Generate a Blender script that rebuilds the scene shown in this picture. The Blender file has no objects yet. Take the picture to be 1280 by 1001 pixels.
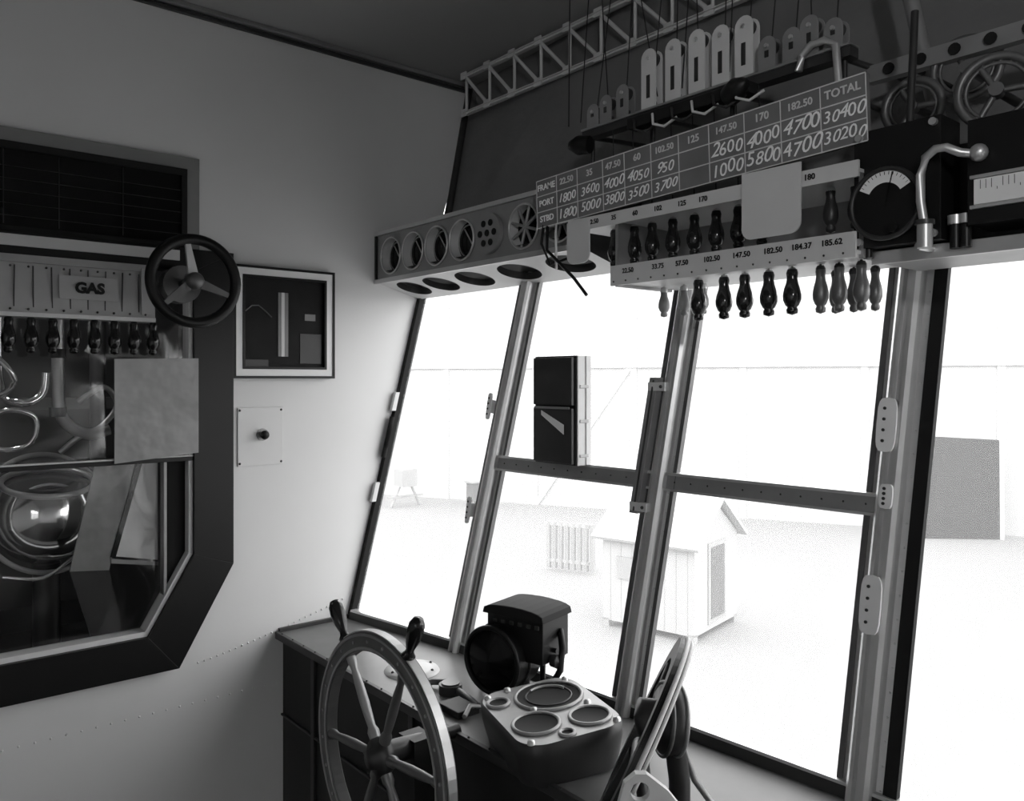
import bpy, math, random
from mathutils import Vector, Matrix
random.seed(7)
scene=bpy.context.scene
V=Vector
# ---------------------------------------------------------------- materials
def mat(name,g,rough=.6,metal=0.0,noise=0.0,nscale=8,bump=0.0,bscale=60,spec=.5):
    m=bpy.data.materials.new(name); m.use_nodes=True
    nt=m.node_tree; b=nt.nodes['Principled BSDF']
    b.inputs['Base Color'].default_value=(g,g,g,1); b.inputs['Roughness'].default_value=rough
    b.inputs['Metallic'].default_value=metal; b.inputs['Specular IOR Level'].default_value=spec
    tc=nt.nodes.new('ShaderNodeTexCoord')
    if noise>0:
        n=nt.nodes.new('ShaderNodeTexNoise'); n.inputs['Scale'].default_value=nscale; n.inputs['Detail'].default_value=5
        r=nt.nodes.new('ShaderNodeMapRange'); r.inputs['To Min'].default_value=max(0,g*(1-noise)); r.inputs['To Max'].default_value=min(1,g*(1+noise))
        nt.links.new(tc.outputs['Object'],n.inputs['Vector']); nt.links.new(n.outputs['Fac'],r.inputs['Value'])
        nt.links.new(r.outputs[0],b.inputs['Base Color'])
    if bump>0:
        n2=nt.nodes.new('ShaderNodeTexNoise'); n2.inputs['Scale'].default_value=bscale; n2.inputs['Detail'].default_value=3
        bp=nt.nodes.new('ShaderNodeBump'); bp.inputs['Strength'].default_value=bump; bp.inputs['Distance'].default_value=.01
        nt.links.new(tc.outputs['Object'],n2.inputs['Vector']); nt.links.new(n2.outputs['Fac'],bp.inputs['Height'])
        nt.links.new(bp.outputs[0],b.inputs['Normal'])
    return m
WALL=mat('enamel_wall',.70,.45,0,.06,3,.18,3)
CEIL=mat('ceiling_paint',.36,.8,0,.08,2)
FABRIC=mat('dark_fabric',.16,.9,0,.25,6,.2,40)
BLACK=mat('black_enamel',.008,.38,0,.3,10,0,60,.3)
MATTE=mat('matte_black',.010,.75,0,0,8,0,60,.3)
DARK=mat('dark_metal',.04,.4,.3,.3,12)
STEEL=mat('worn_dark_steel',.14,.4,.5,.25,14)
ALU=mat('aluminium',.62,.38,.7,.12,20)
ALUD=mat('aluminium_dull',.32,.45,.5,.15,20)
CREAM=mat('light_painted_metal',.62,.45,0,.06,12)
WHITE=mat('white_card',.85,.6,0,.03,20)
SLAT=mat('gas_panel_wood',.40,.6,0,.15,14)
CHALKB=mat('chalkboard_slate',.17,.75,0,.35,14)
CHALK=mat('chalk',.95,.8)
GREYT=mat('grey_lettering',.65,.7)
WOOD=mat('wheel_wood',.07,.35,0,.35,25)
BAKE=mat('bakelite_handle',.012,.15)
CONS=mat('console_dark',.016,.5,0,.3,8,0,60,.3)
CONST=mat('console_top_lino',.12,.4,0,.3,10)
FLOORM=mat('floor_lino',.025,.5,0,.2,4)
PARCH=mat('celluloid_sheet',.26,.3,0,.5,9,.8,8)
SNOW=mat('snow_ground',.235,.9,0,.03,.4)
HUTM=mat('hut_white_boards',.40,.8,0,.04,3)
HUTD=mat('hut_grey_boards',.32,.8,0,.1,3)  # darker grey for hut trim, board joints, crate and saw horse
DOORM=mat('hut_door_dark',.13,.8,0,.1,3)
BOARDM=mat('hangar_board_grey',.035,.9,0,.15,3)
WIRE=mat('wire',.03,.5,.5)
TRIMG=mat('grey_trim',.22,.5,0,.1,10)
PRINT=mat('photo_print_dark',.012,.55,0,.6,14,0,60,.15)
CHROME=mat('polished_metal',.8,.12,1.0,.1,10)
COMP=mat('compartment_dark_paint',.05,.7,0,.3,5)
HANG=mat('hangar_planks',.47,.9)
nt=HANG.node_tree; tc=nt.nodes.new('ShaderNodeTexCoord'); w=nt.nodes.new('ShaderNodeTexWave'); w.wave_type='BANDS'; w.bands_direction='X'
w.inputs['Scale'].default_value=.9; w.inputs['Distortion'].default_value=.4
r=nt.nodes.new('ShaderNodeValToRGB'); r.color_ramp.elements[0].color=(.44,.44,.44,1); r.color_ramp.elements[0].position=.0
r.color_ramp.elements[1].color=(.465,.465,.465,1); r.color_ramp.elements[1].position=.12
nt.links.new(tc.outputs['Object'],w.inputs['Vector']); nt.links.new(w.outputs['Color'],r.inputs[0]); nt.links.new(r.outputs[0],nt.nodes['Principled BSDF'].inputs['Base Color'])
HBEAM=mat('hangar_beams',.47,.9,0,.03,1)
GLASS=bpy.data.materials.new('veiled_window_glass'); GLASS.use_nodes=True
nt=GLASS.node_tree; nt.nodes.clear(); o=nt.nodes.new('ShaderNodeOutputMaterial'); mx=nt.nodes.new('ShaderNodeMixShader'); tr=nt.nodes.new('ShaderNodeBsdfTransparent'); gl=nt.nodes.new('ShaderNodeBsdfGlossy')
mx2=nt.nodes.new('ShaderNodeMixShader'); tl=nt.nodes.new('ShaderNodeBsdfTranslucent'); mx2.inputs[0].default_value=.13  # translucent share imitates hazy glare over the view outside
tr.inputs[0].default_value=(.98,.98,.98,1); gl.inputs['Roughness'].default_value=.02; mx.inputs[0].default_value=.04
nt.links.new(tr.outputs[0],mx2.inputs[1]); nt.links.new(tl.outputs[0],mx2.inputs[2]); nt.links.new(mx2.outputs[0],mx.inputs[1]); nt.links.new(gl.outputs[0],mx.inputs[2]); nt.links.new(mx.outputs[0],o.inputs[0])
# see-through celluloid with a wavy sheen
CELL=bpy.data.materials.new('celluloid_pane'); CELL.use_nodes=True
nt=CELL.node_tree; nt.nodes.clear(); o=nt.nodes.new('ShaderNodeOutputMaterial'); mx=nt.nodes.new('ShaderNodeMixShader'); tr=nt.nodes.new('ShaderNodeBsdfTransparent'); gl=nt.nodes.new('ShaderNodeBsdfGlossy')
tr.inputs[0].default_value=(.85,.85,.85,1); gl.inputs['Roughness'].default_value=.1; mx.inputs[0].default_value=.07
tc=nt.nodes.new('ShaderNodeTexCoord'); n=nt.nodes.new('ShaderNodeTexNoise'); n.inputs['Scale'].default_value=3.0; n.inputs['Distortion'].default_value=1.5; n.inputs['Detail'].default_value=.5
bp=nt.nodes.new('ShaderNodeBump'); bp.inputs['Strength'].default_value=.5; bp.inputs['Distance'].default_value=.05
nt.links.new(tc.outputs['Object'],n.inputs['Vector']); nt.links.new(n.outputs['Fac'],bp.inputs['Height']); nt.links.new(bp.outputs[0],gl.inputs['Normal'])
nt.links.new(tr.outputs[0],mx.inputs[1]); nt.links.new(gl.outputs[0],mx.inputs[2]); nt.links.new(mx.outputs[0],o.inputs[0])
GLOSS=mat('dark_gloss_glass',.006,.12,0,0,1,.15,4,.22)

# ---------------------------------------------------------------- builder
class B:
    def __init__(s,name): s.name=name; s.v=[]; s.f=[]; s.m=[]; s.s=[]; s.mats=[]
    def mi(s,m):
        if m not in s.mats: s.mats.append(m)
        return s.mats.index(m)
    def add(s,vs,fs,m,smooth=False):
        o=len(s.v); s.v+= [tuple(v) for v in vs]; k=s.mi(m)
        for f in fs: s.f.append([i+o for i in f]); s.m.append(k); s.s.append(smooth)
    def box(s,c,d,m,R=None):
        c=V(c); R=R or Matrix.Identity(3)
        vs=[c+R@V((x*d[0]/2,y*d[1]/2,z*d[2]/2)) for x in(-1,1) for y in(-1,1) for z in(-1,1)]
        s.add(vs,[(0,1,3,2),(4,6,7,5),(0,4,5,1),(2,3,7,6),(0,2,6,4),(1,5,7,3)],m)
    def mm(s,a,b_,m): # min/max box
        s.box([(a[i]+b_[i])/2 for i in range(3)],[abs(b_[i]-a[i]) for i in range(3)],m)
    def quad(s,p,m): s.add(p,[tuple(range(len(p)))],m)
    def prism(s,poly,ex,m):
        n=len(poly); ex=V(ex); vs=[V(p) for p in poly]+[V(p)+ex for p in poly]
        s.add(vs,[tuple(range(n))[::-1],tuple(range(n,2*n))]+[(i,(i+1)%n,n+(i+1)%n,n+i) for i in range(n)],m)
    def loft(s,A,Bp,m): # two corresponding polygons
        n=len(A); s.add([V(p) for p in A]+[V(p) for p in Bp],[tuple(range(n))[::-1],tuple(range(n,2*n))]+[(i,(i+1)%n,n+(i+1)%n,n+i) for i in range(n)],m)
    def frame(s,ax):
        ax=V(ax).normalized(); t=V((0,0,1)) if abs(ax.z)<.9 else V((1,0,0))
        u=ax.cross(t).normalized(); w=ax.cross(u).normalized(); return ax,u,w
    def lathe(s,prof,org,ax,m,seg=20):
        org=V(org); ax,u,w=s.frame(ax); vs=[];fs=[]
        for r_,h in prof:
            for k in range(seg):
                a=2*math.pi*k/seg; vs.append(org+ax*h+(u*math.cos(a)+w*math.sin(a))*max(r_,1e-5))
        for i in range(len(prof)-1):
            for k in range(seg):
                k2=(k+1)%seg; fs.append((i*seg+k,i*seg+k2,(i+1)*seg+k2,(i+1)*seg+k))
        s.add(vs,fs,m,True)
    def cyl(s,p,q,r1,m,r2=None,seg=16):
        p=V(p);q=V(q); r2=r1 if r2 is None else r2
        ax,u,w=s.frame(q-p); vs=[]
        for o_,r_ in((p,r1),(q,r2)):
            for k in range(seg):
                a=2*math.pi*k/seg; vs.append(o_+(u*math.cos(a)+w*math.sin(a))*r_)
        s.add(vs,[(k,(k+1)%seg,seg+(k+1)%seg,seg+k) for k in range(seg)],m,True)
        s.add(vs[:seg],[tuple(range(seg))],m); s.add(vs[seg:],[tuple(range(seg))],m)
    def torus(s,c,n,R,r_,m,seg=48,sq=None,ms=10):
        c=V(c); ax,u,w=s.frame(n); vs=[];fs=[]
        if sq: prof=[(-r_,-sq),(-r_,sq),(r_,sq),(r_,-sq)]
        else: prof=[(r_*math.cos(2*math.pi*j/ms),r_*math.sin(2*math.pi*j/ms)) for j in range(ms)]
        M=len(prof)
        for k in range(seg):
            a=2*math.pi*k/seg; d=u*math.cos(a)+w*math.sin(a)
            for x,y in prof: vs.append(c+d*(R+x)+ax*y)
        for k in range(seg):
            for j in range(M): fs.append((k*M+j,k*M+(j+1)%M,((k+1)%seg)*M+(j+1)%M,((k+1)%seg)*M+j))
        s.add(vs,fs,m,not sq)
    def tube(s,pts,r_,m,seg=8):
        pts=[V(p) for p in pts]; vs=[];fs=[]
        for i,p in enumerate(pts):
            d=pts[min(i+1,len(pts)-1)]-pts[max(i-1,0)]
            ax,u,w=s.frame(d)
            if i and u.dot(pu)<0: u=-u;w=-w
            pu=u
            for k in range(seg):
                a=2*math.pi*k/seg; vs.append(p+(u*math.cos(a)+w*math.sin(a))*r_)
        for i in range(len(pts)-1):
            for k in range(seg): fs.append((i*seg+k,i*seg+(k+1)%seg,(i+1)*seg+(k+1)%seg,(i+1)*seg+k))
        s.add(vs,fs,m,True)
        s.add(vs[:seg],[tuple(range(seg))],m); s.add(vs[-seg:],[tuple(range(seg))],m)
    def ball(s,c,r_,m,seg=14):
        s.lathe([(r_*math.sin(math.pi*i/8),-r_*math.cos(math.pi*i/8)) for i in range(9)],c,(0,0,1),m,seg)
    def holecell(s,O,ux,uy,x0,x1,y0,y1,cx,cy,rx,ry,m,dep=None,mh=None,N=32):
        O=V(O);ux=V(ux);uy=V(uy); vs=[];fs=[]
        for k in range(N):
            a=2*math.pi*(k+.5)/N; dx,dy=math.cos(a),math.sin(a)
            t=min(((x1-cx)/dx if dx>0 else (x0-cx)/dx),((y1-cy)/dy if dy>0 else (y0-cy)/dy))
            vs.append(O+ux*(cx+dx*t)+uy*(cy+dy*t))
        for k in range(N):
            a=2*math.pi*(k+.5)/N; vs.append(O+ux*(cx+math.cos(a)*rx)+uy*(cy+math.sin(a)*ry))
        for k in range(N): fs.append((k,(k+1)%N,N+(k+1)%N,N+k))
        c0=len(vs); cs=[(x1,y1),(x0,y1),(x0,y0),(x1,y0)]
        for j,(x,y) in enumerate(cs):
            vs.append(O+ux*x+uy*y)
            ang=math.atan2(y-cy,x-cx)%(2*math.pi); k=int(math.floor(ang/(2*math.pi)*N-.5))%N
            fs.append((k,c0+j,(k+1)%N))
        s.add(vs,fs,m)
        if dep:
            dep=V(dep); inn=vs[N:2*N]; s.add(inn+[p+dep for p in inn],[(k,(k+1)%N,N+(k+1)%N,N+k) for k in range(N)],mh or m,True)
    def text(s,txt,pos,size,m,xd=(0,-1,0),yd=(0,0,1),shear=0,depth=.0005,align='CENTER',bold=0):
        cu=bpy.data.curves.new('t','FONT'); cu.body=txt; cu.size=size; cu.align_x=align; cu.align_y='CENTER'; cu.extrude=depth; cu.shear=shear; cu.resolution_u=3; cu.offset=bold
        ob=bpy.data.objects.new('t',cu); scene.collection.objects.link(ob)
        dg=bpy.context.evaluated_depsgraph_get(); me=ob.evaluated_get(dg).to_mesh()
        xd=V(xd);yd=V(yd);zd=xd.cross(yd); pos=V(pos)
        vs=[pos+xd*v.co.x+yd*v.co.y+zd*(v.co.z+depth) for v in me.vertices]
        s.add(vs,[tuple(p.vertices) for p in me.polygons],m)
        ob.evaluated_get(dg).to_mesh_clear(); bpy.data.objects.remove(ob); bpy.data.curves.remove(cu)
    def done(s,bevel=0,parent=None):
        me=bpy.data.meshes.new(s.name); me.from_pydata(s.v,[],s.f)
        for m in s.mats: me.materials.append(m)
        me.polygons.foreach_set('material_index',s.m); me.polygons.foreach_set('use_smooth',s.s); me.update()
        ob=bpy.data.objects.new(s.name,me); scene.collection.objects.link(ob)
        if bevel:
            md=ob.modifiers.new('bevel','BEVEL'); md.width=bevel; md.segments=2; md.limit_method='ANGLE'; md.angle_limit=.9
        if parent: ob.parent=parent
        return ob

# ---------------------------------------------------------------- camera
cd=bpy.data.cameras.new('camera'); cam=bpy.data.objects.new('camera',cd); scene.collection.objects.link(cam); scene.camera=cam
cam.location=(0,0,1.6); cam.rotation_euler=(math.pi/2,0,-math.radians(40))
cd.sensor_width=36; cd.lens=36*1024/1280; cd.shift_y=-25.5/1280; cd.clip_start=.02
scene.view_settings.view_transform='Standard'; scene.view_settings.look='None'

# ---------------------------------------------------------------- shell
YL=2.32; CZ=2.64; YB=-1.9; XO=-1.55
post=[((1.28,2.30),(1.54,2.30)),((1.355,1.84),(1.542,1.748)),((1.39,1.248),(1.56,1.19)),((1.42,.716),(1.58,.687)),((1.41,-.15),(1.57,-.15)),((1.38,-1.0),(1.56,-1.0)),((1.35,YB),(1.53,YB))]
def P(i,z,dx=0,dy=0):
    (a,b_),(c,d)=post[i]; t=(z-.85)/1.012
    return V((a+(c-a)*t+dx,b_+(d-b_)*t+dy,z))
def XR(z): return 1.28+.26*(z-.85)
b=B('wall_left')
b.quad([(.78,YL,0),(1.06,YL,0),(XR(.85),YL,.85),(XR(1.86),YL,1.86),(1.78,YL,CZ),(.78,YL,CZ)],WALL)
b.quad([(-.60,YL,0),(.78,YL,0),(.78,YL,.86),(-.60,YL,.86)],WALL)
b.quad([(-.60,YL,1.95),(.78,YL,1.95),(.78,YL,CZ),(-.60,YL,CZ)],WALL)
b.quad([(XO-.3,YL,0),(-.60,YL,0),(-.60,YL,CZ),(XO-.3,YL,CZ)],WALL)
for k in range(26):
    x=.80+k*.018; z=.86+.10*((x-.8)/.45)**1.2-.02
    b.ball((x,YL-.001,z-.03),.003,WALL,8)
for k in range(40):
    x=-.3+k*.035; b.ball((x,YL-.001,.70),.003,WALL,8)
b.done()
b=B('trim_1')
b.mm((XO,YL-.012,CZ-.03),(1.74,YL,CZ-.018),DARK); b.mm((XO,YL-.02,CZ-.014),(1.74,YL,CZ),TRIMG); b.done(.002)
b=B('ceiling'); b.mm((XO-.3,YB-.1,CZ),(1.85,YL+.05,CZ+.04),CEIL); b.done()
b=B('floor'); b.mm((XO-.3,YB-.1,-.04),(1.5,YL+.05,0),FLOORM); b.done()
b=B('wall_back'); b.mm((XO-.3,YB-.05,0),(1.85,YB,CZ),WALL); b.done()
b=B('wall_opposite')
b.mm((XO-.05,YB,0),(XO,YL,.95),WALL); b.mm((XO-.05,YB,1.95),(XO,YL,CZ),WALL)
for y0,y1 in((YB,-1.5),(-.6,-.5),(.15,YL)): b.mm((XO-.05,y0,.95),(XO,y1,1.95),WALL)  # openings of this unseen wall are spaced to tune the fill light
b.done()
b=B('wall_right')
for i in range(len(post)-1):
    A=P(i,1.9,.02);C=P(i+1,1.9,.02); A2=P(i,CZ,.02);C2=P(i+1,CZ,.02)
    if i==0: A.y=YL;A2.y=YL
    b.quad([A,C,C2,A2],FABRIC)
    D=P(i,.85,.02);E=P(i+1,.85,.02)
    if i==0: D.y=YL
    b.quad([V((1.1,D.y,0)),V((1.1,E.y,0)),E,D],WALL)
b.done()
# made-up dark compartment behind the octagonal window, holds stand-ins for its reflections
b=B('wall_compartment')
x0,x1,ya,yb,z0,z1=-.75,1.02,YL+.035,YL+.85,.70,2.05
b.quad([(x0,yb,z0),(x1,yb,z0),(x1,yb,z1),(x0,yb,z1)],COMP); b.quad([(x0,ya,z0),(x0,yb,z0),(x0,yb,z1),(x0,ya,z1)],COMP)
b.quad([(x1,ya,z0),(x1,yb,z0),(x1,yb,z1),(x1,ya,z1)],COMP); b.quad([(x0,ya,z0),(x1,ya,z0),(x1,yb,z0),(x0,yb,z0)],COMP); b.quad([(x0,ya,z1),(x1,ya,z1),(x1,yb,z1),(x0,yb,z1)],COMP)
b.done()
b=B('reflection_bowl')  # bowl made up in place of bright reflections in the celluloid
cb=V((.47,YL+.24,1.235)); r0=.14
b.lathe([(r0*math.sin(math.pi*i/14),-r0*math.cos(math.pi*i/14)) for i in range(11)],cb,(0,-.25,1),CHROME,36)
b.torus(cb+V((0,-.02,.085)),(0,-.25,1),.112,.008,ALU,40); b.torus(cb,(.2,-.9,.3),.165,.007,ALUD,48)
b.lathe([(0,0),(.105,0)],cb+V((0,-.018,.075)),(0,-.25,1),GLOSS,30)
b.cyl(cb-V((0,0,.14)),(cb.x,cb.y,.705),.035,DARK,seg=20); b.cyl((cb.x,cb.y,.705),(cb.x,cb.y,.73),.12,DARK,seg=28)
b.torus(cb+V((0,-.03,-.02)),(0,1,0),.10,.004,ALU,40); b.cyl(cb+V((-.17,0,0)),cb+V((-.14,0,0)),.014,ALU); b.cyl(cb+V((.14,0,0)),cb+V((.17,0,0)),.014,ALU)
b.done()
b=B('reflection_pipes')  # pipes invented to stand for the swirling reflections in the pane
def cr(pts,n=6):
    pts=[V(p) for p in pts]; out=[]
    for i in range(len(pts)-1):
        p0=pts[max(i-1,0)];p1=pts[i];p2=pts[i+1];p3=pts[min(i+2,len(pts)-1)]
        for k in range(n):
            t=k/n; out.append(.5*((2*p1)+(p2-p0)*t+(2*p0-5*p1+4*p2-p3)*t*t+(3*p1-p0-3*p2+p3)*t**3))
    return out+[pts[-1]]
Y0=YL+.20
for pts,r_,m in [([(.49,Y0,1.99),(.49,Y0,1.62),(.50,Y0,1.50),(.56,Y0,1.45),(.62,Y0,1.46)],.016,ALU),
    ([(.36,Y0+.05,1.99),(.36,Y0+.05,1.60),(.40,Y0,1.54),(.45,Y0,1.56),(.46,Y0,1.62)],.011,CHROME),
    ([(.30,Y0,1.46),(.36,Y0-.03,1.52),(.43,Y0-.03,1.50),(.42,Y0-.02,1.43),(.35,Y0,1.42),(.33,Y0+.02,1.48)],.007,CHROME),
    ([(.54,Y0,1.54),(.60,Y0-.02,1.58),(.64,Y0,1.53),(.60,Y0,1.47),(.54,Y0,1.44),(.50,Y0+.02,1.40)],.008,ALU),
    ([(.28,Y0,1.70),(.34,Y0-.04,1.66),(.38,Y0-.04,1.60),(.35,Y0,1.56),(.29,Y0,1.58)],.008,CHROME),
    ([(.24,Y0+.2,.71),(.24,Y0+.2,1.3),(.26,Y0+.18,1.99)],.02,ALUD),([(.66,Y0+.3,.71),(.66,Y0+.3,1.99)],.024,STEEL),
    ([(.05,Y0,1.99),(.05,Y0,1.5),(.1,Y0,1.3),(.08,Y0,.71)],.018,ALUD),([(-.2,Y0+.1,1.99),(-.2,Y0+.1,.71)],.022,STEEL),
    ([(.58,Y0-.05,1.28),(.62,Y0-.04,1.22),(.60,Y0-.04,1.15),(.53,Y0-.03,1.12),(.45,Y0-.03,1.07),(.36,Y0,1.08)],.005,CHROME)]:
    b.tube(cr(pts),r_,m,12)
for z in(1.50,1.66,1.82): b.cyl((.49,Y0,z),(.49,Y0,z+.025),.022,DARK)
b.mm((-.7,YL+.80,1.50),(1.0,YL+.84,1.54),STEEL)
b.mm((.10,YL+.45,.705),(.70,YL+.75,.86),DARK)
b.done()
b=B('bright_window_patch')  # pale and dark sheets imitate a bright window showing in the pane
yy=YL+.06
b.prism([(.60,yy,1.125),(.71,yy,1.10),(.71,yy,1.37),(.665,yy,1.37)],(0,.004,0),WHITE)
b.prism([(.588,yy-.004,1.125),(.60,yy-.004,1.12),(.668,yy-.004,1.37),(.655,yy-.004,1.37)],(0,.004,0),MATTE)
b.prism([(.59,yy-.003,1.12),(.71,yy-.003,1.095),(.71,yy-.003,1.085),(.59,yy-.003,1.108)],(0,.004,0),ALUD)
b.prism([(.49,yy,1.10),(.585,yy,1.09),(.65,yy,1.37),(.55,yy,1.37)],(0,.006,0),PARCH)
b.prism([(.49,yy,1.10),(.585,yy,1.09),(.66,yy,.705),(.60,yy,.705)],(0,.006,0),DARK)
b.done()

# ---------------------------------------------------------------- windows
prof=[(-.034,0),(-.034,.008),(-.022,.010),(-.019,.026),(-.013,.032),(-.007,.032),(-.004,.024),(.004,.024),(.007,.032),(.013,.032),(.019,.026),(.022,.010),(.034,.008),(.034,0)]
def sweep(b,pt,w,n,s,m):
    return [V(pt)+w*(x*s)+n*(y*s) for x,y in prof]
for i in range(1,len(post)-1):
    b=B('trim_%d'%(i+1))
    w=V((0,-1,0)); n=V((-1,0,.2)).normalized(); sc=1.0 if i!=3 else 1.1
    b.loft(sweep(b,P(i,.84),w,n,sc,ALU),sweep(b,P(i,1.93),w,n,sc,ALU),ALU)
    for sgn in(-1,1):
        wd=.010 if not(i==3 and sgn<0) else .024
        y0=sgn*.034*sc; y1=y0+sgn*wd
        A=[P(i,.84,-.001,y0),P(i,.84,-.001,y1),P(i,.84,-.014,y1),P(i,.84,-.014,y0)]
        C=[P(i,1.93,-.001,y0),P(i,1.93,-.001,y1),P(i,1.93,-.014,y1),P(i,1.93,-.014,y0)]
        b.loft(A,C,MATTE if (sgn<0 and i==3) else STEEL)
    for k in range(24):
        z=.88+k*.042
        for yy in(-.028,.028):
            b.ball(P(i,z,-.010,yy*sc),.0022,ALU,6)
    b.done()
for i in range(len(post)-1):
    b=B('window_%d'%(i+1))
    g=.004
    b.quad([P(i,.85,g),P(i+1,.85,g),P(i+1,1.9,g),P(i,1.9,g)],GLASS)
    for z0,z1,m in((.85,.872,DARK),(.872,.878,ALU),(1.885,1.93,CREAM)):
        A=[P(i,z0,0),P(i,z0,-.02),P(i,z1,-.02),P(i,z1,0)]; C=[P(i+1,z0,0),P(i+1,z0,-.02),P(i+1,z1,-.02),P(i+1,z1,0)]
        b.loft(A,C,m)
    if i in(1,2):
        for z0,z1,dx,m in((1.355,1.385,-.016,ALUD),(1.385,1.391,-.024,ALU),(1.350,1.355,-.022,ALU)):
            A=[P(i,z0,0),P(i,z0,dx),P(i,z1,dx),P(i,z1,0)]; C=[P(i+1,z0,0),P(i+1,z0,dx),P(i+1,z1,dx),P(i+1,z1,0)]
            b.loft(A,C,m)
        for k in range(1,12):
            q=P(i,1.37).lerp(P(i+1,1.37),k/12); b.ball(q+V((-.017,0,0)),.002,DARK,6)
    if i==0:
        A=[P(0,.85,.01,.02),P(0,.85,-.015,.02),P(0,.85,-.015,0),P(0,.85,.01,0)]; C=[P(0,1.93,.01,.02),P(0,1.93,-.015,.02),P(0,1.93,-.015,0),P(0,1.93,.01,0)]
        b.loft(A,C,MATTE)
        for z in(1.24,1.53):
            b.loft([P(0,z-.03,-.015,-.002),P(0,z-.03,-.03,-.002),P(0,z-.03,-.03,.012),P(0,z-.03,-.015,.012)],[P(0,z+.03,-.015,-.002),P(0,z+.03,-.03,-.002),P(0,z+.03,-.03,.012),P(0,z+.03,-.015,.012)],CREAM)
        for z in(1.40,1.43):
            b.cyl(P(0,z-.05,-.022,.0),P(0,z+.05,-.022,.0),.008,MATTE)
    b.done()
def bracket(i,z,dy,h=.085,w=.028):
    b=B('window_bracket'); c=P(i,z,-.036,dy); R=Matrix.Rotation(math.atan2(.17,1.0),3,'Y')
    n=16; pts=[]
    for k in range(n):
        a=2*math.pi*k/n; sx=math.copysign(abs(math.cos(a))**.5,math.cos(a)); sy=math.copysign(abs(math.sin(a))**.5,math.sin(a))
        pts.append(c+R@V((0,sx*w/2,sy*h/2)))
    b.prism(pts,R@V((-.005,0,0)),WHITE)
    for a_ in(-.3,-.1,.1,.3): b.cyl(c+R@V((-.004,w*.12,a_*h)),c+R@V((-.007,w*.12,a_*h)),.003,DARK,seg=8)
    b.box(c+R@V((.008,0,0)),(.016,w*.5,h*.5),ALU,R)
    b.done()
bracket(3,1.518,.01,.10,.036); bracket(3,1.39,-.002,.045,.024); bracket(3,1.197,.006,.105,.038)
bracket(1,1.526,.04,.075,.016); bracket(1,1.235,.04,.075,.016)
b=B('window_stay_rail')
A=[P(2,1.294,-.02,.03),P(2,1.294,-.04,.03),P(2,1.294,-.04,.055),P(2,1.294,-.02,.055)];C=[P(2,1.606,-.02,.03),P(2,1.606,-.04,.03),P(2,1.606,-.04,.055),P(2,1.606,-.02,.055)]
b.loft(A,C,ALUD)
A=[P(2,1.30,-.04,.039),P(2,1.30,-.042,.039),P(2,1.30,-.042,.044),P(2,1.30,-.04,.044)];C=[P(2,1.60,-.04,.039),P(2,1.60,-.042,.039),P(2,1.60,-.042,.044),P(2,1.60,-.04,.044)]
b.loft(A,C,DARK)
for z in(1.31,1.585): b.box(P(2,z,-.034,.03),(.016,.05,.02),CREAM); b.ball(P(2,z,-.044,.015),.004,DARK,8)
b.done(.001)
b=B('trim_9'); b.tube([(1.58,2.27,1.9),(1.62,2.27,2.15),(1.72,2.28,CZ-.03)],.012,DARK,10); b.done()

# ---------------------------------------------------------------- lattice girder
b=B('lattice_girder')
x=1.66; y=2.22; z0,z1=2.50,2.625
for z in(z0,z1):
    b.mm((x-.008,-1.6,z-.006),(x+.008,y,z+.006),CREAM); b.mm((x-.016,-1.6,z-.001),(x+.008,y,z+.001),CREAM)
k=0; st=.125
while y-st*(k+1)>-1.55:
    ya=y-st*k; yb=y-st*(k+1)
    b.cyl((x,ya-.004,z0),(x,ya-.004,z1),.005,CREAM,seg=8)
    b.cyl((x-.004,ya,z1),(x-.004,yb,z0),.006,CREAM,seg=8)
    b.box((x-.01,ya,z0),(.004,.03,.024),CREAM); b.box((x-.01,ya,z1),(.004,.03,.024),CREAM)
    k+=1
b.done()

# ---------------------------------------------------------------- gauge box with round openings
b=B('ballast_gauge_box')
X0=1.37; zb,zt=1.918,2.068; ys=[2.225,2.10,1.975,1.85,1.72,1.585,1.45]; yr=1.385
lim=[YL-.002]+[(ys[i]+ys[i+1])/2 for i in range(6)]+[yr]
for i,yc in enumerate(ys):
    ya,yb=lim[i],lim[i+1]; c0=ya-yc; rr=.056 if i!=4 else .05
    b.holecell((X0,yc,0),(0,-1,0),(0,0,1),-c0,yc-yb,zb,zt,0,(zb+zt)/2,rr,rr,ALUD,(.03,0,0),CREAM)
    b.torus((X0-.003,yc,(zb+zt)/2),(1,0,0),rr+.001,.003,ALU,32)
    b.lathe([(0,0),(rr,0)],(X0+.028,yc,(zb+zt)/2),(1,0,0),GLOSS,24)
    if i<4:
        b.torus((X0+.022,yc,(zb+zt)/2),(1,0,0),rr*.8,.002,ALUD,24)
        b.cyl((X0+.024,yc-.03,(zb+zt)/2-.03),(X0+.024,yc+.02,(zb+zt)/2+.035),.002,ALU,seg=6)
    if i==4:
        b.cyl((X0-.002,yc,(zb+zt)/2),(X0-.014,yc,(zb+zt)/2),.055,ALUD,seg=32)
        for a in range(7):
            q=a*math.pi/3; rad=.03 if a<6 else 0
            b.cyl((X0-.014,yc+rad*math.cos(q),(zb+zt)/2+rad*math.sin(q)),(X0-.016,yc+rad*math.cos(q),(zb+zt)/2+rad*math.sin(q)),.009,MATTE,seg=12)
    if i>4:
        for a in range(4):
            q=a*math.pi/4+.3; dy,dz=rr*math.cos(q),rr*math.sin(q)
            b.cyl((X0+.005,yc-dy,(zb+zt)/2-dz),(X0+.005,yc+dy,(zb+zt)/2+dz),.004,ALUD,seg=8)
u0=V((X0,0,zb)); u1=V((1.535,0,1.872)); uy=(u1-u0)
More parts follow.
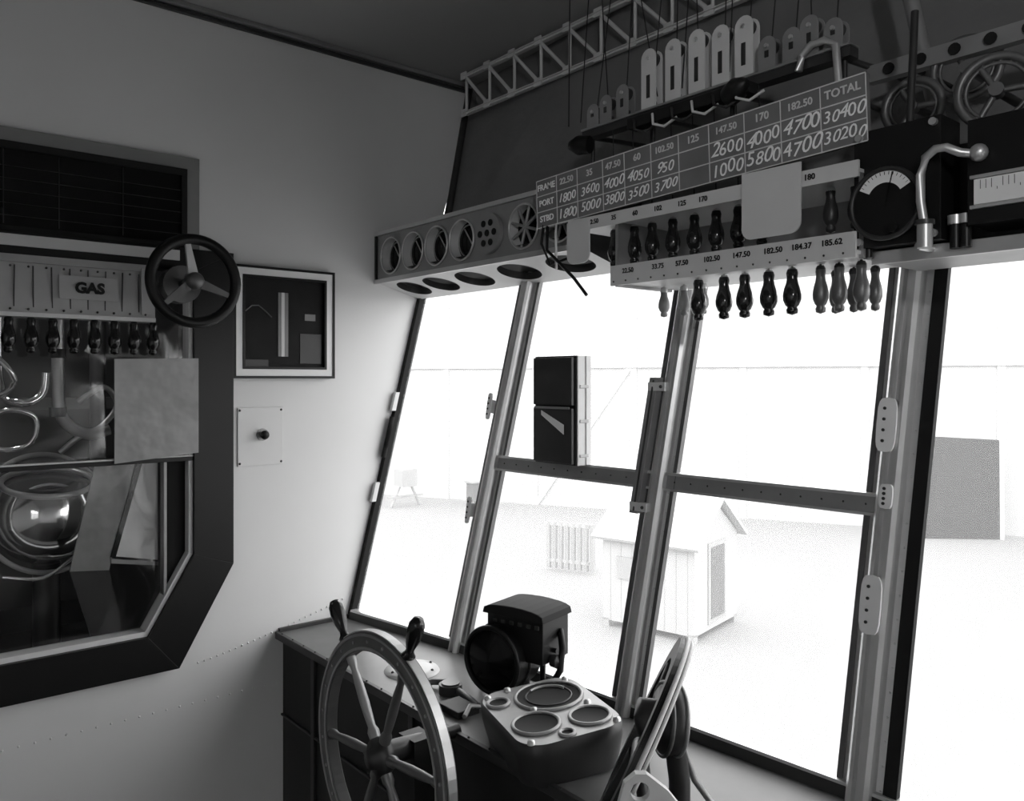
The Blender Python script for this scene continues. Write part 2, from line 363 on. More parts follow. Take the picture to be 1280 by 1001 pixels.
uc=[2.22,2.07,1.90,1.70,1.50]; ul=[YL-.002,2.145,1.985,1.80,1.60,yr]
for i,yc in enumerate(uc):
    b.holecell((X0,yc,zb),(0,-1,0),uy,-(ul[i]-yc),yc-ul[i+1],0,1,0,.5,.062+.003*i,.33,CREAM,(0,0,.02),DARK)
b.quad([(X0,YL,zb+.03),(1.535,YL,1.9),(1.535,yr,1.9),(X0,yr,zb+.03)],DARK)
b.mm((X0,yr,zt),(1.60,YL-.002,zt+.006),ALUD)
b.mm((X0-.008,yr,zt-.004),(X0,YL-.002,zt+.008),ALU); b.mm((X0-.008,yr,zb-.008),(X0,YL-.002,zb+.006),ALU)
b.quad([(X0,yr,zb),(1.535,yr,1.872),(1.60,yr,zt),(X0,yr,zt)],DARK)
b.mm((X0-.006,YL-.012,zb-.006),(X0+.004,YL-.002,zt+.006),BLACK)
b.done()

# ---------------------------------------------------------------- chalkboard
par=B('ballast_chalkboard')
ang=math.atan2(.030,.806); xd=V((0,-math.cos(ang),math.sin(ang))); yd=V((0,math.sin(ang),math.cos(ang))); nx=V((-1,0,0))
O=V((1.30,1.454,1.960)); W=.806; H=.112
def LB(x,y,z=0): return O+xd*x+yd*y+nx*z
par.prism([LB(0,0),LB(W,0),LB(W,H),LB(0,H)],(.012,0,0),CHALKB)
for yy in(0,H/3,2*H/3,H): par.prism([LB(0,yy-.001),LB(W,yy-.001),LB(W,yy+.001),LB(0,yy+.001)],nx*.001,GREYT)
cols=[0,.069,.137,.216,.279,.352,.423,.496,.575,.65,.726,.806]
for c in cols: par.prism([LB(c-.0008,0),LB(c+.0008,0),LB(c+.0008,H),LB(c-.0008,H)],nx*.001,GREYT)
heads=['FRAME','22.50','35','47.50','60','102.50','125','147.50','170','182.50','TOTAL']
r1=['PORT','1800','3600','4000','4050','950','','2600','4000','4700','30400']
r2=['STBD','1800','5000','3800','3500','3700','','1000','5800','4700','30200']
for i in range(11):
    c=(cols[i]+cols[i+1])/2
    par.text(heads[i],LB(c,H*5/6,.001),.020 if len(heads[i])<6 else .018,GREYT if i else CHALK,xd,yd,bold=.0004)
    if i==0:
        par.text(r1[0],LB(c,H/2,.001),.020,CHALK,xd,yd,bold=.0004); par.text(r2[0],LB(c,H/6,.001),.020,CHALK,xd,yd,bold=.0004)
    else:
        s1=.030 if i<7 else .036
        if i==10: s1=.030
        for row,base in((r1,H/2),(r2,H/6)):
            t=row[i]; n_=len(t)
            for j,ch in enumerate(t):
                par.text(ch,LB(c+(j-(n_-1)/2)*s1*.49,base+random.uniform(-.003,.003),.001),s1*random.uniform(.92,1.10),CHALK,xd,yd,random.uniform(.1,.4))
for c in(.1,.35,.6,.75): par.cyl(LB(c,H*.9,-.01),LB(c,H*.9,-.16),.005,DARK,seg=8)
par.done()

# ---------------------------------------------------------------- pull handles
def pull(b,x,y,z,m,L=.075,neck=ALU,sc=1):
    pr=[(.007,-.004),(.0085,-.010),(.0075,-.018),(.0085,-.026),(.0115,-.036),(.0132,-.046),(.0128,-.055),(.0095,-.064),(.0065,-.067),(.0085,-.071),(.0078,-.077),(0,-.080)]
    k=L/.078
    b.lathe([(r_*sc,h*k) for r_,h in pr],(x,y,z),(0,0,1),m,16)
    b.cyl((x,y,z-.004),(x,y,z+.02),.0025,neck,seg=6)
    b.lathe([(0,0),(.006,-.001),(.0085,-.006),(.008,-.012)],(x,y,z),(0,0,1),neck,14)
b=B('control_pull_shelf')
b.mm((1.285,.655,1.938),(1.50,1.33,1.944),CREAM); b.mm((1.28,.655,1.930),(1.286,1.33,1.957),CREAM)
b.mm((1.48,.655,1.84),(1.50,1.33,1.95),ALUD)
b.mm((1.285,.66,1.806),(1.50,1.20,1.812),CREAM); b.mm((1.28,.66,1.800),(1.286,1.20,1.842),CREAM)
for y in(.66,1.2): b.mm((1.30,y-.004,1.80),(1.48,y+.004,1.94),ALUD)
for y,t in((1.25,'22.50'),(1.19,'35'),(1.13,'60'),(1.07,'102'),(1.01,'125'),(.96,'170'),(.74,'180')): b.text(t,(1.2795,y,1.944),.014,MATTE,bold=.0003)
for y,t in((1.15,'22.50'),(1.07,'33.75'),(1.01,'57.50'),(.94,'102.50'),(.875,'147.50'),(.81,'182.50'),(.755,'184.37'),(.70,'185.62')): b.text(t,(1.2795,y,1.828),.014,MATTE,bold=.0003)
for k in range(16): b.ball((1.279,.68+k*.034,1.808),.002,DARK,6)
b.done(.0008)
b=B('ballast_pull_handles')
for k,y in enumerate([1.248,1.19,1.14,1.085,1.03,.977,.926,.875]): pull(b,1.345,y,1.937,BAKE,.085,sc=1.2)
for k,y in enumerate([1.02,.959,.912,.86,.812]): pull(b,1.345,y,1.805,BAKE,.085,sc=1.25)
for y in(1.17,1.115,1.065): pull(b,1.42,y,1.805,TRIMG,.065,sc=.95)  # window glare is put into the grey of these dark handles
b.done()
b=B('valve_pull_handles')
for y,z in((.765,1.805),(.73,1.805),(.69,1.805)): pull(b,1.36,y,z,STEEL,.085,DARK,1.05)  # both rows: dark handles coloured mid grey to imitate glare
for y,z in((.78,1.805),(.745,1.805),(.705,1.805)): pull(b,1.44,y,z,STEEL,.08,DARK,.9)
for y in(.735,.69): pull(b,1.34,y,1.937,DARK,.08)
b.done()
b=B('hanging_tag_cards')
def card(y0,y1,z0,z1,x):
    n=6; r=.02; pts=[(y0,z1),(y1,z1)]
    for k in range(n+1):
        a=k/n*math.pi/2; pts.append((y1+(-1 if y1<y0 else 1)*(-r+r*math.cos(a)),z0+r-r*math.sin(a)))
    for k in range(n+1):
        a=k/n*math.pi/2; pts.append((y0+(-1 if y1<y0 else 1)*(r-r*math.sin(a)),z0+r-r*math.cos(a)))
    b.prism([(x,p[0],p[1]) for p in pts],(.003,0,0),CREAM)
card(.869,.752,1.852,1.972,1.272); card(1.325,1.255,1.857,1.95,1.272)
b.done()

# ---------------------------------------------------------------- pulley rail
b=B('pulley_rail')
b.mm((1.34,.70,2.155),(1.37,1.345,2.175),DARK); b.mm((1.335,.70,2.172),(1.375,1.345,2.177),ALUD)
for y in(.72,.95,1.15,1.33): b.cyl((1.36,y,2.16),(1.62,y,2.18),.006,DARK,seg=8); b.cyl((1.36,y,2.16),(1.36,y,2.05),.005,DARK,seg=8)
def pulley(y,z0,h,w,m):
    x=1.35; n=8
    for sx in(-.012,.010):
        pts=[(x+sx,y-w/2,z0),(x+sx,y+w/2,z0)]
        for k in range(n+1):
            a=math.pi*k/n; pts.append((x+sx,y+w/2*math.cos(a),z0+h-w/2+w/2*math.sin(a)))
        b.prism(pts,(.003,0,0),m)
    b.cyl((x-.009,y,z0+h-w/2),(x+.010,y,z0+h-w/2),w*.36,DARK,seg=16)
    b.cyl((x-.016,y,z0+h-w/2),(x+.016,y,z0+h-w/2),.004,ALU,seg=8)
    b.mm((x-.0135,y-w*.12,z0+.02),(x-.012,y+w*.12,z0+h*.55),DARK)
    b.cyl((x-.01,y,z0+.012),(x+.01,y,z0+.012),.006,DARK,seg=8)
for y in(1.145,1.08,1.02,.963,.91): pulley(y,2.178,.125 if y>1 else .115,.040,CREAM)
for y,h in((1.31,.05),(1.27,.06),(1.22,.07),(.86,.06),(.81,.06),(.775,.07),(.73,.05)): pulley(y,2.178,h,.036,ALUD)
b.tube([(1.33,.79,2.15),(1.33,.785,2.175),(1.33,.765,2.19),(1.33,.74,2.19),(1.33,.72,2.175),(1.33,.715,2.11)],.007,ALU)
b.box((1.325,1.03,2.145),(.03,.30,.022),MATTE); b.lathe([(0,0),(.02,.0),(.022,.03),(.012,.05),(0,.055)],(1.32,.93,2.14),(-.4,-1,.2),BLACK,14); b.lathe([(0,0),(.02,.0),(.022,.03),(.012,.05),(0,.055)],(1.32,1.30,2.13),(-.3,1,.1),BLACK,14)
for k in range(6):
    y=1.16-.05*k; b.tube([(1.31,y,2.15),(1.30,y-.01,2.125),(1.305,y-.035,2.115),(1.315,y-.06,2.13)],.003,CREAM if k%2 else DARK,6)
b.done(.0008)
b=B('control_wires')
ws=[1.31,1.27,1.22,1.145,1.13,1.08,1.065,1.02,.963,.95,.91,.86,.81,.775,.73,1.36,1.40]
for y in ws:
    b.cyl((1.35,y,2.20),(1.35+random.uniform(-.02,.06),y+random.uniform(-.05,.08),CZ),.0014,WIRE,seg=5)
for y in(1.248,1.19,1.14,1.085,1.03,.977,.926,.875): b.cyl((1.345,y,1.95),(1.35,y+.01,2.17),.0012,WIRE,seg=5)
b.done()
b=B('overhead_strut'); b.tube([(1.50,.62,2.05),(1.55,.70,2.35),(1.56,.74,CZ)],.014,ALUD,10); b.done()
b=B('loose_cables')
b.tube([(1.30,1.42,1.96),(1.28,1.40,1.90),(1.29,1.37,1.87),(1.30,1.33,1.83),(1.31,1.30,1.79)],.004,BLACK)
b.tube([(1.31,1.44,1.99),(1.29,1.43,1.92),(1.30,1.41,1.87),(1.31,1.36,1.88),(1.31,1.32,1.93)],.0035,BLACK)
b.tube([(1.31,1.40,1.97),(1.28,1.37,1.93),(1.29,1.38,1.89),(1.31,1.40,1.86)],.003,CREAM)
b.done()

# ---------------------------------------------------------------- meters on the right
def arcplate(b,c,r0,r1,a0,a1,x,m,N=20):
    vs=[];fs=[]
    for k in range(N+1):
        a=math.radians(a0+(a1-a0)*k/N)
        for r_ in(r0,r1): vs.append((x,c[0]-r_*math.cos(a),c[1]+r_*math.sin(a)))
    for k in range(N): fs.append((2*k,2*k+1,2*k+3,2*k+2))
    b.add(vs,fs,m)
b=B('electric_meter')
b.mm((1.30,.535,1.815),(1.37,.672,2.005),BLACK)
c=(.615,1.885)
b.cyl((1.30,c[0],c[1]-.005),(1.288,c[0],c[1]-.005),.056,BLACK,seg=40); b.torus((1.288,c[0],c[1]-.005),(1,0,0),.055,.004,DARK,40)
arcplate(b,c,.028,.046,28,152,1.2865,WHITE)
b.prism([(1.2862,c[0]+.0015,c[1]-.01),(1.2862,c[0]-.0015,c[1]-.01),(1.2862,c[0]-.012,c[1]+.043),(1.2862,c[0]-.014,c[1]+.043)],(-.0006,0,0),MATTE)
for k in range(13):
    a=math.radians(34+k*9.3); b.prism([(1.2862,c[0]-.040*math.cos(a)-.0006,c[1]+.040*math.sin(a)),(1.2862,c[0]-.040*math.cos(a)+.0006,c[1]+.040*math.sin(a)),(1.2862,c[0]-.045*math.cos(a)+.0006,c[1]+.045*math.sin(a)),(1.2862,c[0]-.045*math.cos(a)-.0006,c[1]+.045*math.sin(a))],(-.0004,0,0),MATTE)
for y,z in((.545,1.825),(.662,1.825),(.545,1.995),(.662,1.995)): b.cyl((1.30,y,z),(1.293,y,z),.006,ALU,seg=10)
b.cyl((1.30,.60,1.84),(1.28,.60,1.84),.008,BLACK,seg=12)
b.cyl((1.34,.60,2.0),(1.36,.60,2.2),.006,DARK); b.cyl((1.36,.60,1.99),(1.58,.60,1.99),.008,DARK)
b.done(.003)
b=B('scale_gauge')
b.mm((1.30,.28,1.830),(1.395,.497,1.985),BLACK); b.mm((1.296,.30,1.858),(1.30,.487,1.895),WHITE)
b.mm((1.294,.29,1.852),(1.30,.492,1.857),ALU); b.mm((1.294,.29,1.896),(1.30,.492,1.901),ALU)
for k in range(24): b.mm((1.2955,.305+k*.0075,1.88),(1.296,.3058+k*.0075,1.893 if k%4 else 1.888-.012),MATTE)
b.done(.002)
b=B('instrument_shelf')
b.mm((1.33,.25,1.795),(1.50,.655,1.805),ALUD); b.mm((1.325,.25,1.79),(1.332,.655,1.812),ALU)
b.mm((1.40,.30,1.805),(1.50,.655,1.98),DARK)
for y in(.655,.52,.505): b.cyl((1.315,y,1.80),(1.315,y,1.84),.008,BLACK,seg=12); b.cyl((1.315,y,1.836),(1.315,y,1.85),.011,ALU,seg=12)
b.cyl((1.49,.3,1.80),(1.57,.3,1.90),.008,DARK); b.cyl((1.49,.6,1.80),(1.57,.6,1.90),.008,DARK)
b.done(.001)
b=B('speaking_tube')
b.tube([(1.275,.548,1.83),(1.27,.552,1.87),(1.27,.552,1.91),(1.27,.545,1.935),(1.27,.53,1.945),(1.27,.515,1.944),(1.28,.50,1.935),(1.29,.485,1.932)],.0065,ALU,12)
b.ball((1.29,.478,1.932),.013,ALU)
b.cyl((1.275,.548,1.80),(1.275,.548,1.835),.011,ALU,seg=16); b.cyl((1.275,.548,1.835),(1.275,.548,1.842),.014,DARK,seg=16)
b.cyl((1.28,.56,1.805),(1.33,.56,1.805),.006,ALU)
b.done()
def rwheel(name,c,R,m,n):
    b=B(name); b.torus(c,n,R,.007,m,40); b.torus(c,n,R*.8,.003,m,40)
    ax,u,w=b.frame(n); c=V(c)
    for k in range(12):
        a=k*math.pi/6; d=u*math.cos(a)+w*math.sin(a)
        b.torus(c+d*R*.88,n,R*.09,.002,m,10,ms=6)
        if k%4==0: b.cyl(c,c+d*R*.8,.005,m,seg=8)
    b.cyl(c-ax*.012,c+ax*.012,R*.2,m,seg=16)
    b.cyl(c,(c.x+.16,c.y,c.z),.007,DARK,seg=8)
    b.done()
rwheel('sprocket_wheel',(1.35,.475,2.035),.052,STEEL,(1,.25,0)); rwheel('sprocket_wheel',(1.42,.63,2.065),.045,STEEL,(1,.2,0))
rwheel('sprocket_wheel',(1.46,.56,2.12),.05,STEEL,(1,.2,0))
b=B('overhead_conduit_bracket'); b.mm((1.44,.2,2.135),(1.46,.72,2.165),ALUD)
for k in range(9): b.cyl((1.438,.24+k*.055,2.15),(1.436,.24+k*.055,2.15),.010,MATTE,seg=12)
for k in range(3): b.cyl((1.45,.25+k*.2,2.15),(1.62,.25+k*.2,2.15),.006,DARK)
b.done()

# ---------------------------------------------------------------- left wall : octagonal window + transom window
def oct_pts(xr,xl,zb_,zt_,cx,cz): return [(xl,zt_),(xl,zb_+cz),(xl+cx,zb_),(xr-cx,zb_),(xr,zb_+cz),(xr,zt_)]
b=B('window_8')
out=oct_pts(.89,-.71,.815,1.96,.15,.265); inn=oct_pts(.78,-.60,.915,1.90,.12,.205)
y0=YL-.03
for i in range(6):
    j=(i+1)%6
    a,c,d,e=out[i],out[j],inn[j],inn[i]
    b.loft([(a[0],y0,a[1]),(c[0],y0,c[1]),(d[0],y0,d[1]),(e[0],y0,e[1])],[(a[0],YL+.03,a[1]),(c[0],YL+.03,c[1]),(d[0],YL+.03,d[1]),(e[0],YL+.03,e[1])],BLACK)
in2=oct_pts(.768,-.588,.929,1.89,.113,.196)
for i in range(1,5):
    j=i+1
    a,c,d,e=inn[i],inn[j],in2[j],in2[i]
    b.loft([(a[0],y0+.012,a[1]),(c[0],y0+.012,c[1]),(d[0],y0+.012,d[1]),(e[0],y0+.012,e[1])],[(a[0],YL+.03,a[1]),(c[0],YL+.03,c[1]),(d[0],YL+.03,d[1]),(e[0],YL+.03,e[1])],CREAM)
b.quad([(-.6,YL+.005,1.39),(.78,YL+.005,1.39),(.78,YL+.005,1.96),(-.6,YL+.005,1.96)],CELL)
b.quad([(-.6,YL+.02,.9),(.71,YL+.02,.9),(.71,YL+.02,1.40),(-.6,YL+.02,1.40)],CELL)
b.quad([(.71,YL+.01,.9),(.78,YL+.01,.9),(.78,YL+.01,1.40),(.71,YL+.01,1.40)],MATTE)
b.mm((.705,YL-.01,1.0),(.713,YL+.02,1.38),ALUD)
b.mm((-.6,YL-.022,1.378),(.78,YL+.01,1.392),BLACK); b.mm((-.6,YL-.024,1.390),(.78,YL-.004,1.394),CREAM)
b.done(.001)
b=B('window_9')
b.mm((-.62,YL-.012,1.972),(.752,YL+.01,2.165),GLOSS)
for z in(2.0,2.03,2.06,2.09,2.12): b.mm((-.6,YL-.014,z),(.75,YL-.012,z+.0015),DARK)
for x in(.2,.33,.45,.6): b.mm((x,YL-.0145,1.98),(x+.002,YL-.012,2.16),DARK)
b.mm((-.64,YL-.02,1.955),(.765,YL,1.975),MATTE); b.mm((-.64,YL-.02,2.162),(.765,YL,2.18),MATTE); b.mm((.750,YL-.019,1.975),(.765,YL,2.162),MATTE)
b.mm((.765,YL-.012,1.96),(.80,YL,2.215),TRIMG); b.mm((-.66,YL-.0125,2.18),(.80,YL,2.215),TRIMG)
b.mm((-.64,YL-.034,1.925),(.74,YL-.002,1.953),CREAM)
b.done(.001)
b=B('celluloid_chart_sheet')
b.loft([(.575,YL-.034,1.383),(.79,YL-.034,1.40),(.79,YL-.034,1.66),(.575,YL-.034,1.655)],[(.575,YL-.031,1.383),(.79,YL-.031,1.40),(.79,YL-.031,1.66),(.575,YL-.031,1.655)],PARCH)
b.done()
b=B('gas_valve_panel')
b.mm((-.5,2.245,1.752),(.665,2.30,1.762),CREAM)
b.quad([(-.5,2.25,1.76),(.665,2.25,1.76),(.665,2.262,1.885),(-.5,2.262,1.885)],SLAT)
b.mm((-.5,2.25,1.882),(.665,2.30,1.90),ALUD)
b.quad([(.665,2.25,1.76),(.665,2.30,1.76),(.665,2.30,1.885),(.665,2.262,1.885)],SLAT)
for k in range(28):
    x=.625-k*.04; b.box((x,2.2535,1.82),(.0025,.004,.11),DARK,Matrix.Rotation(.02*math.sin(k),3,'Y'))
b.mm((.63,2.246,1.77),(.655,2.25,1.89),SLAT)
for k in range(30):
    b.ball((.64-k*.038,2.2475,1.872),.003,DARK,6); b.ball((.64-k*.038,2.2475,1.77),.003,DARK,6)
b.prism([(.44,2.249,1.80),(.575,2.249,1.80),(.575,2.252,1.858),(.44,2.252,1.858)],(0,-.002,0),SLAT)
b.text('GAS',(.508,2.2465,1.828),.036,MATTE,(1,0,0),(0,0,1),depth=.001,bold=.0018)
b.done()
b=B('gas_pull_handles')
for k in range(20): pull(b,.665-k*.047,2.27,1.755,BAKE,.088,DARK,1.25)
b.done()
b=B('valve_handwheel')
c=V((.732,2.15,1.856)); n=(0,-1,0)
b.torus(c,n,.108,.014,BLACK,56,ms=14)
ax,u,w=b.frame(n)
for k in range(3):
    a=math.radians(100+120*k); d=V((math.cos(a),0,math.sin(a))); d2=V((math.cos(a+1.57),0,math.sin(a+1.57)))
    b.loft([c+d*.02+d2*.012+V((0,-.004,0)),c+d*.02-d2*.012+V((0,-.004,0)),c+d*.02-d2*.012+V((0,.006,0)),c+d*.02+d2*.012+V((0,.006,0))],[c+d*.1+d2*.006+V((0,-.004,0)),c+d*.1-d2*.006+V((0,-.004,0)),c+d*.1-d2*.006+V((0,.006,0)),c+d*.1+d2*.006+V((0,.006,0))],CREAM if k==0 else STEEL)
b.lathe([(0,-.022),(.016,-.022),(.022,-.012),(.024,.01),(.018,.03),(.014,.05)],c,(0,1,0),STEEL,20)
b.cyl(c,(c.x,YL-.002,c.z),.011,DARK); b.cyl((c.x,2.24,c.z),(c.x,2.285,c.z),.05,STEEL,seg=28)
b.done()
b=B('framed_picture')
x0,x1,z0,z1=.892,1.21,1.605,1.932; ya=YL-.022
def rect(x0,x1,z0,z1,t,ya,yb,m):
    b.mm((x0,ya,z0),(x1,yb,z0+t),m); b.mm((x0,ya,z1-t),(x1,yb,z1),m); b.mm((x0,ya,z0+t),(x0+t,yb,z1-t),m); b.mm((x1-t,ya,z0+t),(x1,yb,z1-t),m)
rect(x0,x1,z0,z1,.007,ya-.004,YL-.001,BLACK); rect(x0+.007,x1-.007,z0+.007,z1-.007,.020,ya-.001,YL-.001,WHITE); rect(x0+.027,x1-.027,z0+.027,z1-.027,.007,ya-.003,YL-.001,BLACK)
b.mm((x0+.03,YL-.012,z0+.03),(x1-.03,YL-.001,z1-.03),PRINT)
b.mm((1.03,YL-.014,1.67),(1.062,YL-.012,1.86),STEEL); b.mm((1.04,YL-.0145,1.67),(1.05,YL-.014,1.86),CREAM)
b.mm((.925,YL-.0135,1.64),(1.0,YL-.012,1.66),DARK); b.mm((1.10,YL-.0135,1.65),(1.17,YL-.012,1.74),DARK); b.mm((1.115,YL-.014,1.78),(1.15,YL-.0125,1.80),STEEL)
b.tube([(.93+.02*k,YL-.014,1.80+.02*math.sin(k)) for k in range(5)],.002,STEEL,6)
b.done(.001)
b=B('wall_knob_plate')
b.mm((.912,YL-.004,1.35),(1.05,YL-.001,1.52),WALL)
for x in(.918,1.044):
    for z in(1.358,1.512): b.ball((x,YL-.004,z),.0035,DARK,8)
b.lathe([(0,-.03),(.010,-.028),(.014,-.02),(.010,-.012),(.008,0)],(.985,YL-.004,1.44),(0,1,0),BLACK,16); b.cyl((.985,YL-.004,1.44),(.985,YL-.008,1.44),.018,ALUD,seg=20)
b.done(.001)

# ---------------------------------------------------------------- console
b=B('control_console')
pts=[(1.035,YL-.002),(P(0,.85).x-.004,YL-.002)]+[(P(i,.85).x-.004,P(i,.85).y) for i in range(1,5)]+[(P(5,.85).x-.004,-1.0),(1.035,-1.0)]
b.prism([(x,y,.838) for x,y in pts],(0,0,.012),CONST)
b.mm((1.05,-1.0,0),(1.07,YL-.002,.838),CONS)
b.mm((1.025,-1.0,.832),(1.037,YL-.002,.853),DARK)
b.mm((1.043,-1.0,.60),(1.05,YL-.002,.606),DARK)
for k in range(7): b.mm((1.042,-.9+k*.5,.02),(1.05,-.88+k*.5,.83),DARK)
for k in range(30): b.ball((1.031,2.28-k*.07,.853),.003,DARK,6)
b.mm((1.035,YL-.012,.85),(1.28,YL-.002,.862),DARK)
b.done(.002)
b=B('oval_deck_plate')
b.lathe([(0,.010),(.045,.010),(.068,.006),(.072,0)],(1.162,1.787,.850),(0,0,1),CREAM,36)
b.lathe([(0,.014),(.02,.014),(.022,.010)],(1.162,1.787,.850),(0,0,1),ALUD,24)
for k in range(6):
    a=k*math.pi/3; b.ball((1.162+.058*math.cos(a),1.787+.058*math.sin(a),.858),.004,DARK,8)
b.done()
b=B('deck_fittings')
b.cyl((1.15,1.60,.85),(1.15,1.60,.872),.028,DARK,seg=20); b.cyl((1.15,1.60,.872),(1.15,1.60,.876),.022,STEEL,seg=20)
b.box((1.10,1.50,.858),(.06,.08,.016),CONS); b.tube([(1.10,1.68,.855),(1.14,1.66,.862),(1.16,1.63,.865),(1.15,1.55,.862),(1.14,1.48,.858)],.008,STEEL)
b.tube([(1.08,1.45,.858),(1.11,1.47,.868),(1.15,1.45,.862)],.006,ALUD); b.ball((1.07,1.56,.862),.012,ALUD)
b.done(.002)

b=B('signal_lamp')
c=V((1.275,1.52,.949)); R=Matrix.Rotation(math.radians(14),3,'Z')
def Lp(x,y,z): return c+R@V((x,y,z))
b.box(Lp(.01,-.04,.045),(.11,.16,.10),BLACK,R)
b.box(Lp(.01,-.04,.100),(.09,.14,.012),MATTE,R)
n=10; A=[];C=[]
for k in range(n+1):
    a=math.pi*k/n; yy=.088*math.cos(a)-.04; zz=.094+.026*math.sin(a)**.5
    A.append(Lp(-.055,yy,zz)); C.append(Lp(.07,yy,zz))
b.loft(A,C,MATTE)
for k in range(6): b.box(Lp(-.047,-.105+.024*k,.080),(.004,.012,.010),DARK,R)
b.cyl(Lp(.02,.005,-.008),Lp(-.075,.005,-.008),.078,BLACK,seg=40)
b.torus(Lp(-.075,.005,-.008),R@V((1,0,0)),.076,.006,BLACK,40); b.lathe([(0,-.014),(.035,-.010),(.070,0)],Lp(-.075,.005,-.008),R@V((1,0,0)),GLOSS,28)
b.torus(Lp(-.03,.005,-.008),R@V((1,0,0)),.079,.004,DARK,40)
b.cyl(Lp(-.02,-.03,-.05),Lp(-.02,-.03,-.088),.03,BLACK,seg=16); b.cyl(Lp(-.02,-.03,-.088),Lp(-.02,-.03,-.098),.07,BLACK,seg=28)
for s_ in(-.09,.090): b.cyl(Lp(.0,s_,-.09),Lp(.0,s_,.02),.007,BLACK,seg=8)
b.cyl(Lp(.0,-.13,.02),Lp(.0,.10,.02),.006,BLACK,seg=8); b.tube([Lp(.03,-.12,.06),Lp(.0,-.145,.03),Lp(-.01,-.145,-.02),Lp(.0,-.115,-.06)],.008,BLACK)
b.lathe([(0,0),(.014,.002),(.016,.02),(0,.026)],Lp(-.01,-.12,.0),R@V((0,-1,0)),DARK,14)
b.done(.003)

R=Matrix.Rotation(math.radians(-18),3,'Z')@Matrix.Rotation(math.radians(-5),3,'Y')
b=B('instrument_binnacle'); c=V((1.120,1.220,.937))
def Q(x,y,z): return c+R@V((x,y,z))
def rr_(hx,hy,r_,z,n=8):
    pts=[]
    for sx,sy,a0 in((1,1,0),(-1,1,90),(-1,-1,180),(1,-1,270)):
        for k in range(n+1):
            a=math.radians(a0+90*k/n); pts.append(Q(sx*(hx-r_)+r_*math.cos(a),sy*(hy-r_)+r_*math.sin(a),z))
    return pts
hx,hy=.112,.140
secs=[(hx-.01,hy-.012,.05,-.086),(hx*1.0,hy,.055,-.03),(hx,hy,.055,-.006),(hx-.004,hy-.004,.052,0)]
lp=[rr_(*s_) for s_ in secs]; n=len(lp[0]); vs=[p for l in lp for p in l]; fs=[]
for i in range(3):
    for k in range(n): fs.append((i*n+k,i*n+(k+1)%n,(i+1)*n+(k+1)%n,(i+1)*n+k))
b.add(vs,fs,DARK,True); b.add(lp[0],[tuple(range(n))],CONS)
b.add(lp[3],[tuple(range(n))],ALUD)
holes=[(.024,.052,.070),(.055,-.075,.040),(-.050,-.052,.046),(-.080,.075,.022),(-.015,-.118,.014)]
for x,y,r_ in holes:
    b.torus(Q(x,y,.002),R@V((0,0,1)),r_,.004,ALUD,36)
    b.lathe([(r_-.002,.004),(r_-.006,.0015),(0,.001)],Q(x,y,0),R@V((0,0,1)),MATTE,28)
b.torus(Q(.024,.052,.002),R@V((0,0,1)),.048,.002,DARK,30)
b.tube([Q(.024+.045*math.cos(a/6),.052+.045*math.sin(a/6),.004) for a in range(2,14)],.003,ALUD,6)
for x,y in((.09,.11),(.09,-.12),(-.09,.11),(-.09,-.12),(-.03,.005),(-.04,.125),(.078,-.02)): b.lathe([(.008,0),(.007,.006),(0,.008)],Q(x,y,0),R@V((0,0,1)),ALU,10)
b.done()

b=B('ships_wheel'); c=V((.85,1.42,.85)); n=V((1,0,0))
b.torus(c,n,.225,.019,WOOD,72,sq=.012)
for s_ in(-1,1):
    b.torus(c+n*.0125*s_,n,.238,.0025,ALUD,72,sq=.002); b.torus(c+n*.0125*s_,n,.212,.0025,ALUD,72,sq=.002)
b.torus(c,n,.2445,.002,ALU,72,sq=.009)
def D(a): a=math.radians(a); return V((0,math.cos(a),math.sin(a)))
for k in range(24):
    for s_ in(-1,1): q=c+D(k*15+7)*.225; b.cyl(q+n*.0115*s_,q+n*.014*s_,.0035,ALUD,seg=8)
for k in range(6):
    d=D(54+60*k)
    pr=[(.011,.03),(.012,.05),(.008,.06),(.009,.08),(.010,.11),(.009,.15),(.007,.18),(.010,.195),(.010,.21)]
    b.lathe(pr,c,d,ALUD if k==0 else STEEL,14)
    if k in(0,1,3,4):
        pr=[(.012,.244),(.014,.248),(.009,.256),(.008,.262),(.013,.28),(.0165,.302),(.0155,.32),(.010,.332),(0,.335)]
        b.lathe(pr,c,d,BAKE,16)
b.lathe([(0,-.03),(.018,-.028),(.022,-.015),(.036,-.012),(.038,.0),(.036,.012),(.025,.02),(.02,.10)],c,n,DARK,28)
b.cyl(c,c+V((.19,0,0)),.014,DARK)
b.loft([c+V((.06,-.03,.02)),c+V((.11,-.03,.02)),c+V((.11,.03,.02)),c+V((.06,.03,.02))],[(c.x+.04,c.y-.06,0),(c.x+.16,c.y-.06,0),(c.x+.16,c.y+.06,0),(c.x+.04,c.y+.06,0)],CONS)
b.done()

